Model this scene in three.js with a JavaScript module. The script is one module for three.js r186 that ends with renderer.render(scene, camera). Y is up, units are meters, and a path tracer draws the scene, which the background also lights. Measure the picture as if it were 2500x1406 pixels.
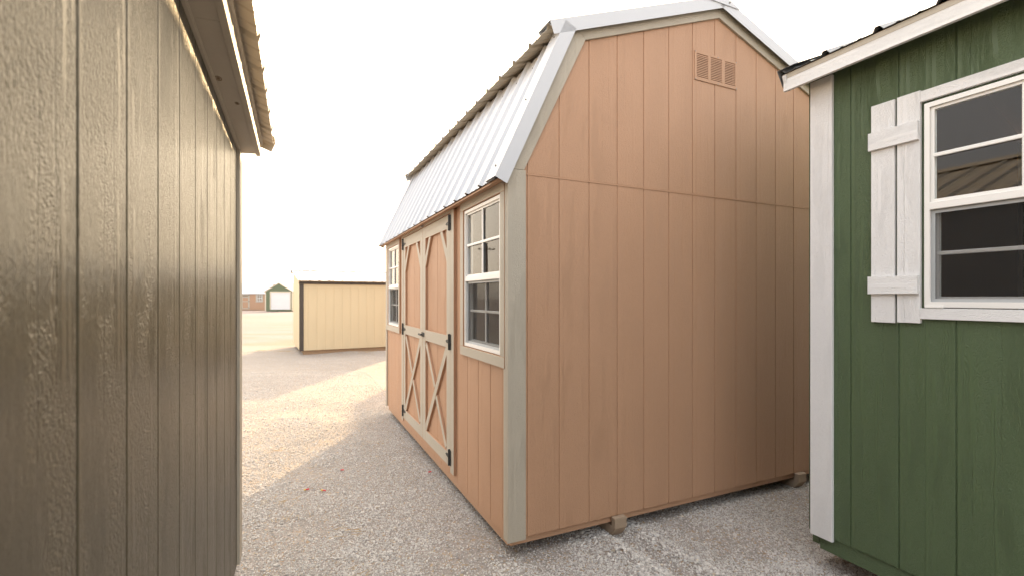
import * as THREE from 'three';
import { mergeGeometries, mergeVertices } from 'three/addons/utils/BufferGeometryUtils.js';
import { createNoise2D, createNoise3D } from 'simplex-noise';

/* ------------------------------------------------------------------ camera, sky, sun, exposure */
const F = 1160, PW = 2500, PH = 1406, HORIZON = 726, EYE = 1.42;
const scene = new THREE.Scene();
const camera = new THREE.PerspectiveCamera(2 * Math.atan(PH / 2 / F) * 180 / Math.PI, PW / PH, 0.02, 2000);
camera.position.set(0, EYE, 0);
camera.setViewOffset(PW, PH, 0, PH / 2 - HORIZON, PW, PH);      // level camera with a shifted lens
camera.focus = 2.7; camera.userData.fStop = 3.6;

const SUN_AZ = 7.5 * Math.PI / 180, SUN_EL = 16.0 * Math.PI / 180;  // a little right of straight ahead, behind the barn
const sunDir = new THREE.Vector3(Math.sin(SUN_AZ) * Math.cos(SUN_EL), Math.sin(SUN_EL), -Math.cos(SUN_AZ) * Math.cos(SUN_EL));
const EXPOSURE = 2.46;
function makeSky() {
  const w = 512, h = 256, data = new Float32Array(w * h * 4), d = new THREE.Vector3();
  for (let j = 0; j < h; j++) for (let i = 0; i < w; i++) {
    const v = (j + 0.5) / h, u = (i + 0.5) / w, el = (v - 0.5) * Math.PI, az = (u - 0.5) * 2 * Math.PI;
    d.set(Math.cos(el) * Math.cos(az), Math.sin(el), Math.cos(el) * Math.sin(az));
    const g = Math.acos(Math.min(1, Math.max(-1, d.dot(sunDir)))) * 180 / Math.PI;
    const t = Math.pow(Math.max(0, d.y), 0.6);
    const halo = 2.6 * Math.exp(-g / 15) + 1.10 * Math.exp(-((g / 66) ** 2));
    const c = [0.72 * (1 - t) + 0.80 * t + halo * 1.0, 0.655 * (1 - t) + 0.89 * t + halo * 0.71, 0.58 * (1 - t) + 1.02 * t + halo * 0.33];
    const o = (j * w + i) * 4; data[o] = c[0]; data[o + 1] = c[1]; data[o + 2] = c[2]; data[o + 3] = 1;
  }
  const t = new THREE.DataTexture(data, w, h, THREE.RGBAFormat, THREE.FloatType);
  t.mapping = THREE.EquirectangularReflectionMapping; t.magFilter = t.minFilter = THREE.LinearFilter; t.needsUpdate = true;
  return t;
}
const sky = makeSky();
scene.background = sky; scene.environment = sky;
const sun = new THREE.DirectionalLight(new THREE.Color().setRGB(1.0, 0.70, 0.37), 4.8);
sun.position.copy(sunDir).multiplyScalar(60); sun.shadow.radius = 1.6; sun.castShadow = true;
sun.shadow.mapSize.set(4096, 4096);
Object.assign(sun.shadow.camera, { left: -35, right: 35, top: 25, bottom: -25, near: 1, far: 140 });
scene.add(sun, sun.target);
const renderer = new THREE.WebGLRenderer({ antialias: true });
renderer.toneMapping = THREE.LinearToneMapping; renderer.toneMappingExposure = EXPOSURE;
renderer.shadowMap.enabled = true;

/* ------------------------------------------------------------------ helpers */
function rng(a) { return () => { a |= 0; a = a + 0x6D2B79F5 | 0; let t = Math.imul(a ^ a >>> 15, 1 | a); t = t + Math.imul(t ^ t >>> 7, 61 | t) ^ t; return ((t ^ t >>> 14) >>> 0) / 4294967296; }; }
const rnd = rng(12345), n2 = createNoise2D(rng(7)), n2b = createNoise2D(rng(99)), n3 = createNoise3D(rng(31));
const rgb = (r, g, b) => new THREE.Color().setRGB(r, g, b);
const smooth = (a, b, x) => { const t = Math.min(1, Math.max(0, (x - a) / (b - a))); return t * t * (3 - 2 * t); };
const used = {};
const numbered = (n) => { used[n] = (used[n] ?? -1) + 1; return used[n] ? `${n}_${String(used[n]).padStart(3, '0')}` : n; };
function thing(name, label, category, x, z, turnDeg = 0, group) {
  const o = new THREE.Group(); o.name = numbered(name); o.position.set(x, 0, z); o.rotation.y = turnDeg * Math.PI / 180;
  o.userData = { label, category }; if (group) o.userData.group = group;
  scene.add(o); return o;
}
function mesh(parent, name, geo, mat) { const m = new THREE.Mesh(geo, mat); m.name = name; m.castShadow = m.receiveShadow = true; parent.add(m); return m; }

/* ------------------------------------------------------------------ textures */
// embossed wood-grain of the siding: six boards side by side, 1.2192 m across, 2.4384 m high
const GW = 1.2192, GH = 2.4384, BW = 0.2032;
function grainTexture(size = 2048) {
  const a = new Uint8Array(size * size * 4), r = rng(4242), B = [];
  for (let k = 0; k < 6; k++) B.push({ u0: 0.04 + r() * 0.12, v0: r() * GH, dep: 0.012 + r() * 0.03, sl: (0.006 + r() * 0.022) * (r() < .5 ? -1 : 1), cyc: 260 + r() * 200, bands: [0, 1].map(() => ({ u: 0.03 + r() * 0.15, w: 0.004 + r() * 0.007, p: r() * 50 })), splits: [0, 1, 2, 3].map(() => ({ u: 0.02 + r() * 0.17, p: r() * 90, a: r() * 2.4, l: 0.25 + r() * 0.9 })), pe: 0.35 + r() * 0.5, fl: r() * 100 });
  for (let j = 0; j < size; j++) {
    const y = j / size * GH, ya = y / GH * 2 * Math.PI, cy = Math.cos(ya), sy = Math.sin(ya);
    for (let i = 0; i < size; i++) {
      const x = i / size * GW, k = Math.min(5, Math.floor(x / BW)), b = B[k], u = x - k * BW;
      // cathedral figure: rings of a slowly wandering, tapering core; periodic along the board
      const wob = 0.010 * n3(cy * 1.1 + b.fl, sy * 1.1, u * 6) + 0.003 * n3(cy * 6 + b.fl, sy * 6, u * 30);
      const dep = b.dep + b.sl * 6 * (0.5 + 0.5 * Math.sin(ya + b.v0 * 2.6)) * 0.5 + wob;
      const q = Math.sqrt((u - b.u0) ** 2 + dep * dep * 0.9) + 0.0022 * n2(u * 40 + k * 17, y * 9);
      const ph = q * b.cyc; let ring = ph - Math.floor(ph); ring = ring < 0.7 ? ring / 0.7 : (1 - ring) / 0.3; ring = ring * ring * (3 - 2 * ring);
      const figure = smooth(-0.05, 0.55, n2b(u * 9 + k * 31, y * 1.9 + k * 5) + (Math.abs(u - b.u0) < 0.05 ? 0.28 : 0));
      // pebbly, rough-sawn face
      const p1 = n2(x * 330, y * 190) * 0.5 + n2b(x * 620 + 9, y * 420) * 0.3 + n2(x * 150 + 40, y * 80) * 0.55 + n2b(x * 70 + 11, y * 34) * 0.35;
      const saw = n2b(x * 55 + 3, y * 260 + 0.6 * n2(x * 20, y * 12)) * smooth(0, .5, n2(x * 11 + 70, y * 5));
      const fib = n2(x * 900, y * 26) * 0.6 + n2b(x * 420, y * 9) * 0.4;
      const edge = 0.15 + 0.85 * smooth(0.006, 0.017, u);                       // planed shoulder beside the groove
      let h = 0.5 + edge * (0.26 * p1 * (1 - 0.6 * figure) + 0.16 * saw * (1 - figure) + 0.30 * (ring - 0.5) * figure) + 0.09 * fib;
      for (const q2 of b.bands) {                                               // smooth raised streaks along the grain
        const c = q2.u + 0.006 * n3(cy * 1.6 + q2.p, sy * 1.6, 0) + 0.0012 * n3(cy * 14 + q2.p, sy * 14, 3), k2 = 1 - smooth(q2.w * 0.75, q2.w, Math.abs(u - c)), on = smooth(-0.25, 0.25, n3(cy * 1.2 + q2.p, sy * 1.2, 9));
        h = h * (1 - k2 * on) + (0.66 + 0.05 * fib) * k2 * on;
      }
      for (const q2 of b.splits) {                                              // long narrow checks
        const dy = Math.abs(((y - q2.a + GH * 1.5) % GH) - GH / 2), c = q2.u + 0.004 * n3(cy * 2.2 + q2.p, sy * 2.2, 5) + 0.0008 * n3(cy * 22 + q2.p, sy * 22, 1);
        h -= 0.34 * (1 - smooth(0.0005, 0.0017, Math.abs(u - c))) * (1 - smooth(q2.l * 0.4, q2.l * 0.5, dy));
      }
      const o = (j * size + i) * 4, c = Math.max(0, Math.min(255, h * 255)); a[o] = a[o + 1] = a[o + 2] = c; a[o + 3] = 255;
    }
  }
  const t = new THREE.DataTexture(a, size, size, THREE.RGBAFormat); t.wrapS = t.wrapT = THREE.RepeatWrapping; t.magFilter = THREE.LinearFilter; t.minFilter = THREE.LinearMipmapLinearFilter; t.generateMipmaps = true; t.needsUpdate = true; return t;
}
const GRAIN = grainTexture();
// faint tone variation of paint: a few per cent, in specks and drips, no direction
function toneTexture(seed, amp, size = 1024) {
  const a = new Uint8Array(size * size * 4), m = createNoise2D(rng(seed));
  for (let j = 0; j < size; j++) for (let i = 0; i < size; i++) {
    const x = i / size * GW, y = j / size * GH;
    const per = (f, ax, ay) => { const X = i / size, Y = j / size; return (m(x * f * ax, y * f * ay) * (1 - X) + m((x - GW) * f * ax, y * f * ay) * X) * (1 - Y) + (m(x * f * ax, (y - GH) * f * ay) * (1 - X) + m((x - GW) * f * ax, (y - GH) * f * ay) * X) * Y; };
    const v = 1 - amp + amp * (0.45 * per(2.2, 1.5, 0.6) + 0.3 * per(40, 1, 0.5) + 0.35 * per(190, 1, 0.35));
    const o = (j * size + i) * 4, c = Math.max(0, Math.min(255, 255 * v)); a[o] = a[o + 1] = a[o + 2] = c; a[o + 3] = 255;
  }
  const t = new THREE.DataTexture(a, size, size, THREE.RGBAFormat); t.wrapS = t.wrapT = THREE.RepeatWrapping; t.magFilter = THREE.LinearFilter; t.minFilter = THREE.LinearMipmapLinearFilter; t.generateMipmaps = true; t.needsUpdate = true; return t;
}
const TONE = toneTexture(5, 0.06);
// crushed limestone: rounded cells about 11 mm across on a 1.2 m tile
function gravelTextures(size = 1024, cells = 104) {
  const r = rng(77), px = [], tint = [];
  for (let i = 0; i < cells * cells; i++) { px.push([r(), r(), 0.55 + 0.75 * r(), r()]); }
  const hgt = new Uint8Array(size * size * 4), col = new Uint8Array(size * size * 4);
  for (let j = 0; j < size; j++) for (let i = 0; i < size; i++) {
    const x = i / size * cells, y = j / size * cells, cx = Math.floor(x), cy = Math.floor(y); let best = 9, id = 0, second = 9;
    for (let b = -1; b <= 1; b++) for (let a = -1; a <= 1; a++) {
      const gx = (cx + a + cells) % cells, gy = (cy + b + cells) % cells, p = px[gy * cells + gx];
      const dx = cx + a + p[0] - x, dy = cy + b + p[1] - y, d = Math.sqrt(dx * dx + dy * dy) / p[2];
      if (d < best) { second = best; best = d; id = gy * cells + gx; } else if (d < second) second = d;
    }
    const edge = Math.min(1, (second - best) * 2.4), fines = n2(i / size * 60, j / size * 60) * .5 + .5;
    const h = (0.25 + 0.75 * edge * (1 - best * .35)) * (0.55 + 0.45 * px[id][3]) * (fines < .28 ? .55 : 1);
    const o = (j * size + i) * 4; hgt[o] = hgt[o + 1] = hgt[o + 2] = 255 * Math.min(1, h); hgt[o + 3] = 255;
    const t = px[id][3], warm = px[(id * 7 + 3) % px.length][0]; let k = 0.80 + 0.2 * t + 0.05 * n2b(i * .9, j * .9);
    col[o] = 255 * Math.min(1, k * (warm > .9 ? 1.04 : 1)); col[o + 1] = 255 * Math.min(1, k * .975 * (warm > .9 ? .95 : 1)); col[o + 2] = 255 * Math.min(1, k * .94 * (warm > .9 ? .82 : 1)); col[o + 3] = 255;
  }
  const mk = (d, s) => { const t = new THREE.DataTexture(d, size, size, THREE.RGBAFormat); t.wrapS = t.wrapT = THREE.RepeatWrapping; t.magFilter = THREE.LinearFilter; t.minFilter = THREE.LinearMipmapLinearFilter; t.generateMipmaps = true; if (s) t.colorSpace = THREE.SRGBColorSpace; t.needsUpdate = true; return t; };
  return [mk(hgt), mk(col, true)];
}

/* ------------------------------------------------------------------ materials */
const paint = (c, bump = 0.0011, rough = 0.55) => new THREE.MeshPhysicalMaterial({ color: c, map: TONE, roughness: rough, bumpMap: GRAIN, bumpScale: bump, specularIntensity: 0.75 });
const plain = (c, rough = 0.5, metal = 0) => new THREE.MeshStandardMaterial({ color: c, roughness: rough, metalness: metal });
const M = {}; Object.assign(M, {
  tan: paint(rgb(0.475, 0.278, 0.168), 0.0031), tanTrim: paint(rgb(0.46, 0.41, 0.33), 0.0032),
  green: paint(rgb(0.088, 0.128, 0.061), 0.0048, 0.44), white: paint(rgb(0.80, 0.79, 0.775), 0.0036, 0.5),
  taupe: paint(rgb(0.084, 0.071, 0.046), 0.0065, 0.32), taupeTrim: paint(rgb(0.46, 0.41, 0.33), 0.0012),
  yellow: paint(rgb(0.65, 0.53, 0.335), 0.0008), bronze: paint(rgb(0.062, 0.050, 0.042), 0.0006),
  farGreen: paint(rgb(0.088, 0.128, 0.061), 0.0008), cream: paint(rgb(0.70, 0.60, 0.46), 0.0006), farTan: paint(rgb(0.46, 0.26, 0.15), 0.0008),
  wood: paint(rgb(0.20, 0.105, 0.052), 0.0006, 0.85), paleWood: paint(rgb(0.36, 0.24, 0.14), 0.0006, 0.85),
  skidWood: paint(rgb(0.36, 0.27, 0.19), 0.0012, 0.9),
  whiteMetal: new THREE.MeshPhysicalMaterial({ color: rgb(0.54, 0.555, 0.58), roughness: 0.4, specularIntensity: 0.8 }),
  tanMetal: new THREE.MeshPhysicalMaterial({ color: rgb(0.64, 0.56, 0.44), roughness: 0.42, specularIntensity: 0.8 }),
  greyMetal: new THREE.MeshPhysicalMaterial({ color: rgb(0.20, 0.205, 0.21), roughness: 0.35, specularIntensity: 1 }),
  vinyl: plain(rgb(0.82, 0.80, 0.76), 0.35), screenFrame: plain(rgb(0.42, 0.43, 0.43), 0.5),
  black: plain(rgb(0.018, 0.017, 0.016), 0.55), steel: plain(rgb(0.33, 0.32, 0.31), 0.4, 0.8), 
  glass: new THREE.MeshPhysicalMaterial({ color: rgb(0.93, 0.95, 0.94), roughness: 0.012, transmission: 1, thickness: 0, ior: 1.52 }),
  screen: new THREE.MeshStandardMaterial({ color: rgb(0.035, 0.033, 0.03), roughness: 0.8, transparent: true, opacity: 0.24, side: THREE.DoubleSide }),
  poleWood: plain(rgb(0.06, 0.042, 0.03), 0.9), red: plain(rgb(0.62, 0.04, 0.05), 0.45), gold: plain(rgb(0.72, 0.50, 0.10), 0.5), knot: plain(rgb(0.20, 0.14, 0.085), 0.8), backPrimer: plain(rgb(0.44, 0.38, 0.29), 0.55),
});
M.tanTwo = [M.tanTrim, M.tan];

/* ------------------------------------------------------------------ flat pieces on walls */
// a frame maps (u along the wall, y up, d outwards) to a building's own axes; b runs away from the camera (-z)
const AX = { X: new THREE.Vector3(1, 0, 0), Y: new THREE.Vector3(0, 1, 0), Z: new THREE.Vector3(0, 0, 1) };
const basis = (u, v, d, o = [0, 0, 0]) => new THREE.Matrix4().makeBasis(u, v, d).setPosition(...o);
const FRONT = (z) => ({ m: basis(AX.X, AX.Y, AX.Z, [0, 0, z]), s: 1 });                               // faces +z, u = x
const BACK = (z) => ({ m: basis(AX.X.clone().negate(), AX.Y, AX.Z.clone().negate(), [0, 0, z]), s: -1 }); // faces -z, u = x
const LEFT = (x) => ({ m: basis(AX.Z, AX.Y, AX.X.clone().negate(), [x, 0, 0]), s: -1 });               // faces -x, u = b = -z
const RIGHT = (x) => ({ m: basis(AX.Z.clone().negate(), AX.Y, AX.X, [x, 0, 0]), s: 1 });               // faces +x, u = b = -z
function setUV(g, grain, off) {       // grain 'v' or 'h', in metres over the grain tile; off = [column, along]
  const p = g.attributes.position, n = g.attributes.normal, uv = new Float32Array(p.count * 2);
  g.computeBoundingBox(); const lo = g.boundingBox.min;
  for (let i = 0; i < p.count; i++) {
    const ax = Math.abs(n.getX(i)), ay = Math.abs(n.getY(i)), az = Math.abs(n.getZ(i)); let s, t;
    if (az >= ax && az >= ay) { s = p.getX(i) - lo.x; t = p.getY(i); } else if (ax >= ay) { s = p.getZ(i) - lo.z; t = p.getY(i); } else { s = p.getX(i) - lo.x; t = p.getZ(i); }
    if (grain === 'h') { const q = s; s = (az >= ax && az >= ay) || ax >= ay ? p.getY(i) - lo.y : t; t = q; }
    uv[2 * i] = (off[0] * BW + s) / GW; uv[2 * i + 1] = (off[1] + t) / GH;
  }
  g.setAttribute('uv', new THREE.BufferAttribute(uv, 2));
}
function slab(frame, poly, d0, d1, { bevel = 0.0012, grain = 'v', holes = [], off, edged } = {}) {
  const pts = poly.map(([u, y]) => new THREE.Vector2(u * frame.s, y));
  const sh = new THREE.Shape(pts);
  for (const h of holes) sh.holes.push(new THREE.Path(h.map(([u, y]) => new THREE.Vector2(u * frame.s, y))));
  const bv = Math.min(bevel, (d1 - d0) / 3);
  const g = new THREE.ExtrudeGeometry(sh, { depth: d1 - d0 - 2 * bv, bevelEnabled: bv > 0, bevelThickness: bv, bevelSize: bv, bevelOffset: -bv, bevelSegments: 1, curveSegments: 6 });
  g.translate(0, 0, d0 + bv); setUV(g, grain, off ?? [Math.floor(rnd() * 6), rnd() * GH]); g.applyMatrix4(frame.m); if (!edged) g.clearGroups(); return g;
}
const rect = (u0, u1, y0, y1) => [[u0, y0], [u1, y0], [u1, y1], [u0, y1]];
const piece = (parent, name, frame, poly, d0, d1, mat, o = {}) => mesh(parent, name, slab(frame, poly, d0, d1, { ...o, edged: Array.isArray(mat) }), mat);
const board = (parent, name, frame, u0, u1, y0, y1, d0, d1, mat, o = {}) => piece(parent, name, frame, rect(u0, u1, y0, y1), d0, d1, mat, { grain: (u1 - u0) > (y1 - y0) ? 'h' : 'v', ...o });
// a straight board between two points of a wall, given width
function bar(parent, name, frame, a, b, w, d0, d1, mat, o = {}) {
  const dx = b[0] - a[0], dy = b[1] - a[1], l = Math.hypot(dx, dy), nx = -dy / l * w / 2, ny = dx / l * w / 2;
  return piece(parent, name, frame, [[a[0] + nx, a[1] + ny], [a[0] - nx, a[1] - ny], [b[0] - nx, b[1] - ny], [b[0] + nx, b[1] + ny]], d0, d1, mat, o);
}
// panel siding: grooves every 8 inches, openings cut out; the boards stand 4 mm proud of the groove floor
function siding(wall, frame, u0, u1, yb, top, breaks, groove0, openings, mat, gap = 0.0055, seams = []) {
  const G = [], edges = [u0, u1]; for (let g = groove0 - Math.ceil((groove0 - u0) / BW) * BW; g < u1; g += BW) if (g > u0 + 0.012 && g < u1 - 0.012) G.push(g);
  for (const o of openings) edges.push(o[0], o[1]); edges.push(...G);
  const E = [...new Set(edges.filter(e => e >= u0 - 1e-6 && e <= u1 + 1e-6))].sort((a, b) => a - b).filter((e, i, A) => !i || e - A[i - 1] > 1e-4);
  const isG = (e) => G.some(g => Math.abs(g - e) < 1e-5);
  let col = 0;
  for (let i = 0; i + 1 < E.length; i++) {
    const a = E[i] + (isG(E[i]) ? gap / 2 : 0), b = E[i + 1] - (isG(E[i + 1]) ? gap / 2 : 0), mid = (a + b) / 2; if (b - a < 0.004) continue;
    if (!i || isG(E[i])) col = Math.floor(rnd() * 6);
    const along = ((Math.floor(E[i] / 1.2192) * 37 % 7) / 7) * GH;
    let cuts = [[yb, Infinity]];
    for (const o of openings) if (mid > o[0] && mid < o[1]) cuts = cuts.flatMap(([p, q]) => [[p, Math.min(q, o[2])], [Math.max(p, o[3]), q]]).filter(([p, q]) => q - p > 0.003);
    for (const s of seams) cuts = cuts.flatMap(([p, q]) => (s > p && s < q) ? [[p, s - 0.0035], [s + 0.0035, q]] : [[p, q]]);
    for (const [p, q] of cuts) {
      const br = breaks.filter(x => x > a + 1e-4 && x < b - 1e-4), us = [a, ...br, b], tp = us.map(u => Math.min(q, top(u)));
      if (Math.max(...tp) - p < 0.004) continue;
      const poly = [[a, p], [b, p]]; for (let k = us.length - 1; k >= 0; k--) poly.push([us[k], Math.max(p + 0.001, tp[k])]);
      piece(wall, 'siding_board', frame, poly, -0.009, 0, mat, { bevel: 0.0016, off: [col, along] });
    }
  }
}
function wallSheet(parent, name, frame, poly, holes, d0, d1, mat) { return piece(parent, name, frame, poly, d0, d1, mat, { bevel: 0, holes: holes.map(o => rect(o[0], o[1], o[2], o[3])) }); }

/* ------------------------------------------------------------------ ribbed metal roofing */
function sheetProfile(L, start = 0, pitch = 0.2286, t = 0.0014) {
  const P = [[0, 0]]; const put = (x, h) => { if (x > P[P.length - 1][0] + 1e-5 && x < L - 1e-5) P.push([x, h]); };
  for (let c = start; c < L + pitch; c += pitch) {
    put(c - 0.022, 0); put(c - 0.009, 0.019); put(c + 0.009, 0.019); put(c + 0.022, 0);
    for (const m of [pitch / 3, 2 * pitch / 3]) { put(c + m - 0.010, 0); put(c + m - 0.004, 0.0035); put(c + m + 0.004, 0.0035); put(c + m + 0.010, 0); }
  }
  P.push([L, 0]); return [...P, ...P.map(([x, h]) => [x, h - t]).reverse()];
}
// slope: from eave point e (x, y) to top point r (x, y), running from b0 to b1; sheets about 0.914 m wide
function metalSlope(parent, name, e, r, b0, b1, mat, back) {
  const dx = r[0] - e[0], dy = r[1] - e[1], S = Math.hypot(dx, dy), s = new THREE.Vector3(dx / S, dy / S, 0), left = dx > 0;
  const n = left ? new THREE.Vector3(-s.y, s.x, 0) : new THREE.Vector3(s.y, -s.x, 0), u = left ? new THREE.Vector3(0, 0, -1) : new THREE.Vector3(0, 0, 1);
  const total = b1 - b0, cnt = Math.max(1, Math.round(total / 0.9144)), w = total / cnt;
  for (let i = 0; i < cnt; i++) {
    const sh = new THREE.Shape(sheetProfile(w - 0.0008, 0.03).map(([x, h]) => new THREE.Vector2(x, h)));
    const g = new THREE.ExtrudeGeometry(sh, { depth: S, bevelEnabled: false });
    const o = new THREE.Vector3(e[0], e[1], left ? -(b0 + i * w) : -(b0 + (i + 1) * w));
    g.clearGroups(); g.applyMatrix4(new THREE.Matrix4().makeBasis(u, n, s).setPosition(o)); const pm = mesh(parent, name, g, mat);
    if (back) { const bs = new THREE.ExtrudeGeometry(new THREE.Shape(sheetProfile(w - 0.0008, 0.03).map(([x, h]) => new THREE.Vector2(x, h - 0.0017))), { depth: S - 0.002, bevelEnabled: false }); bs.clearGroups(); bs.translate(0, 0, 0.0008); bs.applyMatrix4(new THREE.Matrix4().makeBasis(u, n, s).setPosition(o)); mesh(pm, 'panel_back', bs, back); }
  }
}
// a plain slab lying on a slope (decking, flashing): polygon profile in x-y, extruded along b
function prism(parent, name, pts, b0, b1, mat, grain = 'v') {
  const g = new THREE.ExtrudeGeometry(new THREE.Shape(pts.map(([x, y]) => new THREE.Vector2(x, y))), { depth: b1 - b0, bevelEnabled: false });
  g.translate(0, 0, -b1); setUV(g, grain, [Math.floor(rnd() * 6), rnd() * GH]); g.clearGroups(); return mesh(parent, name, g, mat);
}
function thicken(line, t) {           // offset an open x-y line to its right by t
  const out = line.map((p, i) => { const a = line[Math.max(0, i - 1)], b = line[Math.min(line.length - 1, i + 1)]; const dx = b[0] - a[0], dy = b[1] - a[1], l = Math.hypot(dx, dy); return [p[0] + dy / l * t, p[1] - dx / l * t]; });
  return [...line, ...out.reverse()];
}
const screwGeo = (() => { const g = mergeGeometries([new THREE.CylinderGeometry(0.0075, 0.008, 0.002, 8), new THREE.CylinderGeometry(0.0042, 0.0045, 0.008, 6).translate(0, 0.004, 0)]); return g; })();
function screw(parent, at, normal) { const m = mesh(parent, 'screw', screwGeo, M.steel); m.position.set(...at); m.quaternion.setFromUnitVectors(AX.Y, new THREE.Vector3(...normal).normalize()); return m; }

/* ------------------------------------------------------------------ windows */
// single-hung window: frame, two sashes, meeting rail, muntins, an insect screen over the lower sash
function makeWindow(parent, frame, u0, u1, y0, y1, depth = 0.012) {
  const f = 0.018, fr = piece(parent, 'window', frame, rect(u0, u1, y0, y1), depth - 0.055, depth, M.vinyl, { holes: [rect(u0 + f, u1 - f, y0 + f * 1.2, y1 - f)], bevel: 0.0025 });
  const ym = (y0 + y1) / 2, um = (u0 + u1) / 2, a = u0 + f, b = u1 - f, t = 0.013;
  const add = (n, ...r) => piece(fr, n, frame, ...r);
  add('upper_sash', rect(a, b, ym, y1 - f), depth - 0.028, depth - 0.010, M.vinyl, { holes: [rect(a + t, b - t, ym + 0.02, y1 - f - t)], bevel: 0.002 });
  add('lower_sash', rect(a, b, y0 + f * 1.2, ym), depth - 0.050, depth - 0.032, M.vinyl, { holes: [rect(a + t + .006, b - t - .006, y0 + f * 1.2 + 0.022, ym - 0.016)], bevel: 0.002 });
  add('meeting_rail', rect(a, b, ym - 0.022, ym + 0.010), depth - 0.0095, depth - 0.001, M.vinyl, { bevel: 0.002 });
  const pane = (p, d) => { const g = new THREE.ShapeGeometry(new THREE.Shape(p.map(([u, y]) => new THREE.Vector2(u * frame.s, y)))); g.translate(0, 0, d); g.applyMatrix4(frame.m); mesh(fr, 'glass_pane', g, M.glass); };
  pane(rect(a + 0.004, b - 0.004, ym + 0.004, y1 - f - 0.004), depth - 0.0195); pane(rect(a + 0.004, b - 0.004, y0 + f * 1.2 + 0.004, ym - 0.004), depth - 0.042);
  const yu = (ym + y1 - f) / 2, yl = (y0 + f * 1.2 + ym) / 2;
  add('muntin', rect(um - 0.008, um + 0.008, ym + 0.010, y1 - f - t + .003), depth - 0.0188, depth - 0.009, M.vinyl, { bevel: 0.002 });
  add('muntin', rect(a + t - .003, b - t + .003, yu - 0.008, yu + 0.008), depth - 0.0187, depth - 0.008, M.vinyl, { bevel: 0.002 });
  add('muntin', rect(um - 0.008, um + 0.008, y0 + f * 1.2 + 0.02, ym - 0.02), depth - 0.0413, depth - 0.031, M.vinyl, { bevel: 0.002 });
  add('muntin', rect(a + t, b - t, yl - 0.008, yl + 0.008), depth - 0.0412, depth - 0.030, M.vinyl, { bevel: 0.002 });
  add('screen_frame', rect(a, b, y0 + f * 1.2, ym - 0.0215), depth - 0.024, depth - 0.016, M.screenFrame, { holes: [rect(a + 0.014, b - 0.014, y0 + f * 1.2 + 0.014, ym - 0.036)], bevel: 0.0015 });
  add('insect_screen', rect(a + 0.012, b - 0.012, y0 + f * 1.2 + 0.012, ym - 0.034), depth - 0.0205, depth - 0.0198, M.screen, { bevel: 0 });
  return fr;
}

/* ------------------------------------------------------------------ ground */
const TH = 24.93;
const dR = [Math.cos(TH * Math.PI / 180), Math.sin(TH * Math.PI / 180)], dL = [-dR[1], dR[0]];   // (X, Z forward)
const BARN = [-10 / F * 2.547, 2.547], barnPt = (a, b) => [BARN[0] + a * dR[0] + b * dL[0], BARN[1] + a * dR[1] + b * dL[1]];
const rutA = barnPt(0.73, 0.1), rutB = barnPt(0.86, -1.5);
function segDist(x, Z, A, B) { const vx = B[0] - A[0], vz = B[1] - A[1], t = Math.max(0, Math.min(1, ((x - A[0]) * vx + (Z - A[1]) * vz) / (vx * vx + vz * vz))); return [Math.hypot(x - A[0] - t * vx, Z - A[1] - t * vz), t]; }
function height(x, Z) {              // Z is metres ahead of the camera
  let h = 0.006 * n2(x * 0.45, Z * 0.45) + 0.0028 * n2b(x * 1.7, Z * 1.7) + 0.002 * n2(x * 6.1 + 5, Z * 6.1);
  if (Z > 12) h *= 1 + smooth(12, 30, Z) * 1.2;
  const [d, t] = segDist(x, Z, rutA, rutB), f = smooth(0, .08, t) * (1 - smooth(.35, 0.75, t));
  h += f * (-0.026 * Math.exp(-((d / 0.05) ** 2)) + 0.022 * Math.exp(-(((d - 0.125) / 0.05) ** 2)) * (0.6 + 0.5 * n2b(x * 9, Z * 9)));
  // wheel tracks of the drive across the yard
  const road = smooth(8.2, 9.4, Z - 0.05 * x) * (1 - smooth(11.4, 12.2, Z - 0.05 * x));
  for (const zt of [8.9, 10.5]) { const q = Z - 0.06 * x - zt + 0.1 * n2(x * .5, zt); h += 0.012 * Math.exp(-((q / 0.10) ** 2)) * (0.5 + 0.5 * n2b(x * 1.5, zt)); }
  h -= 0.008 * road;
  // low berm of loose gravel at the drive's far edge
  const e = Z - (12.25 - 0.02 * x); h += 0.045 * Math.exp(-((e / 0.28) ** 2)) * (0.7 + 0.5 * n2(x * 1.1, Z * 1.1));
  return h - 0.004;
}
const [GRAVEL_H, GRAVEL_C] = gravelTextures();
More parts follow.
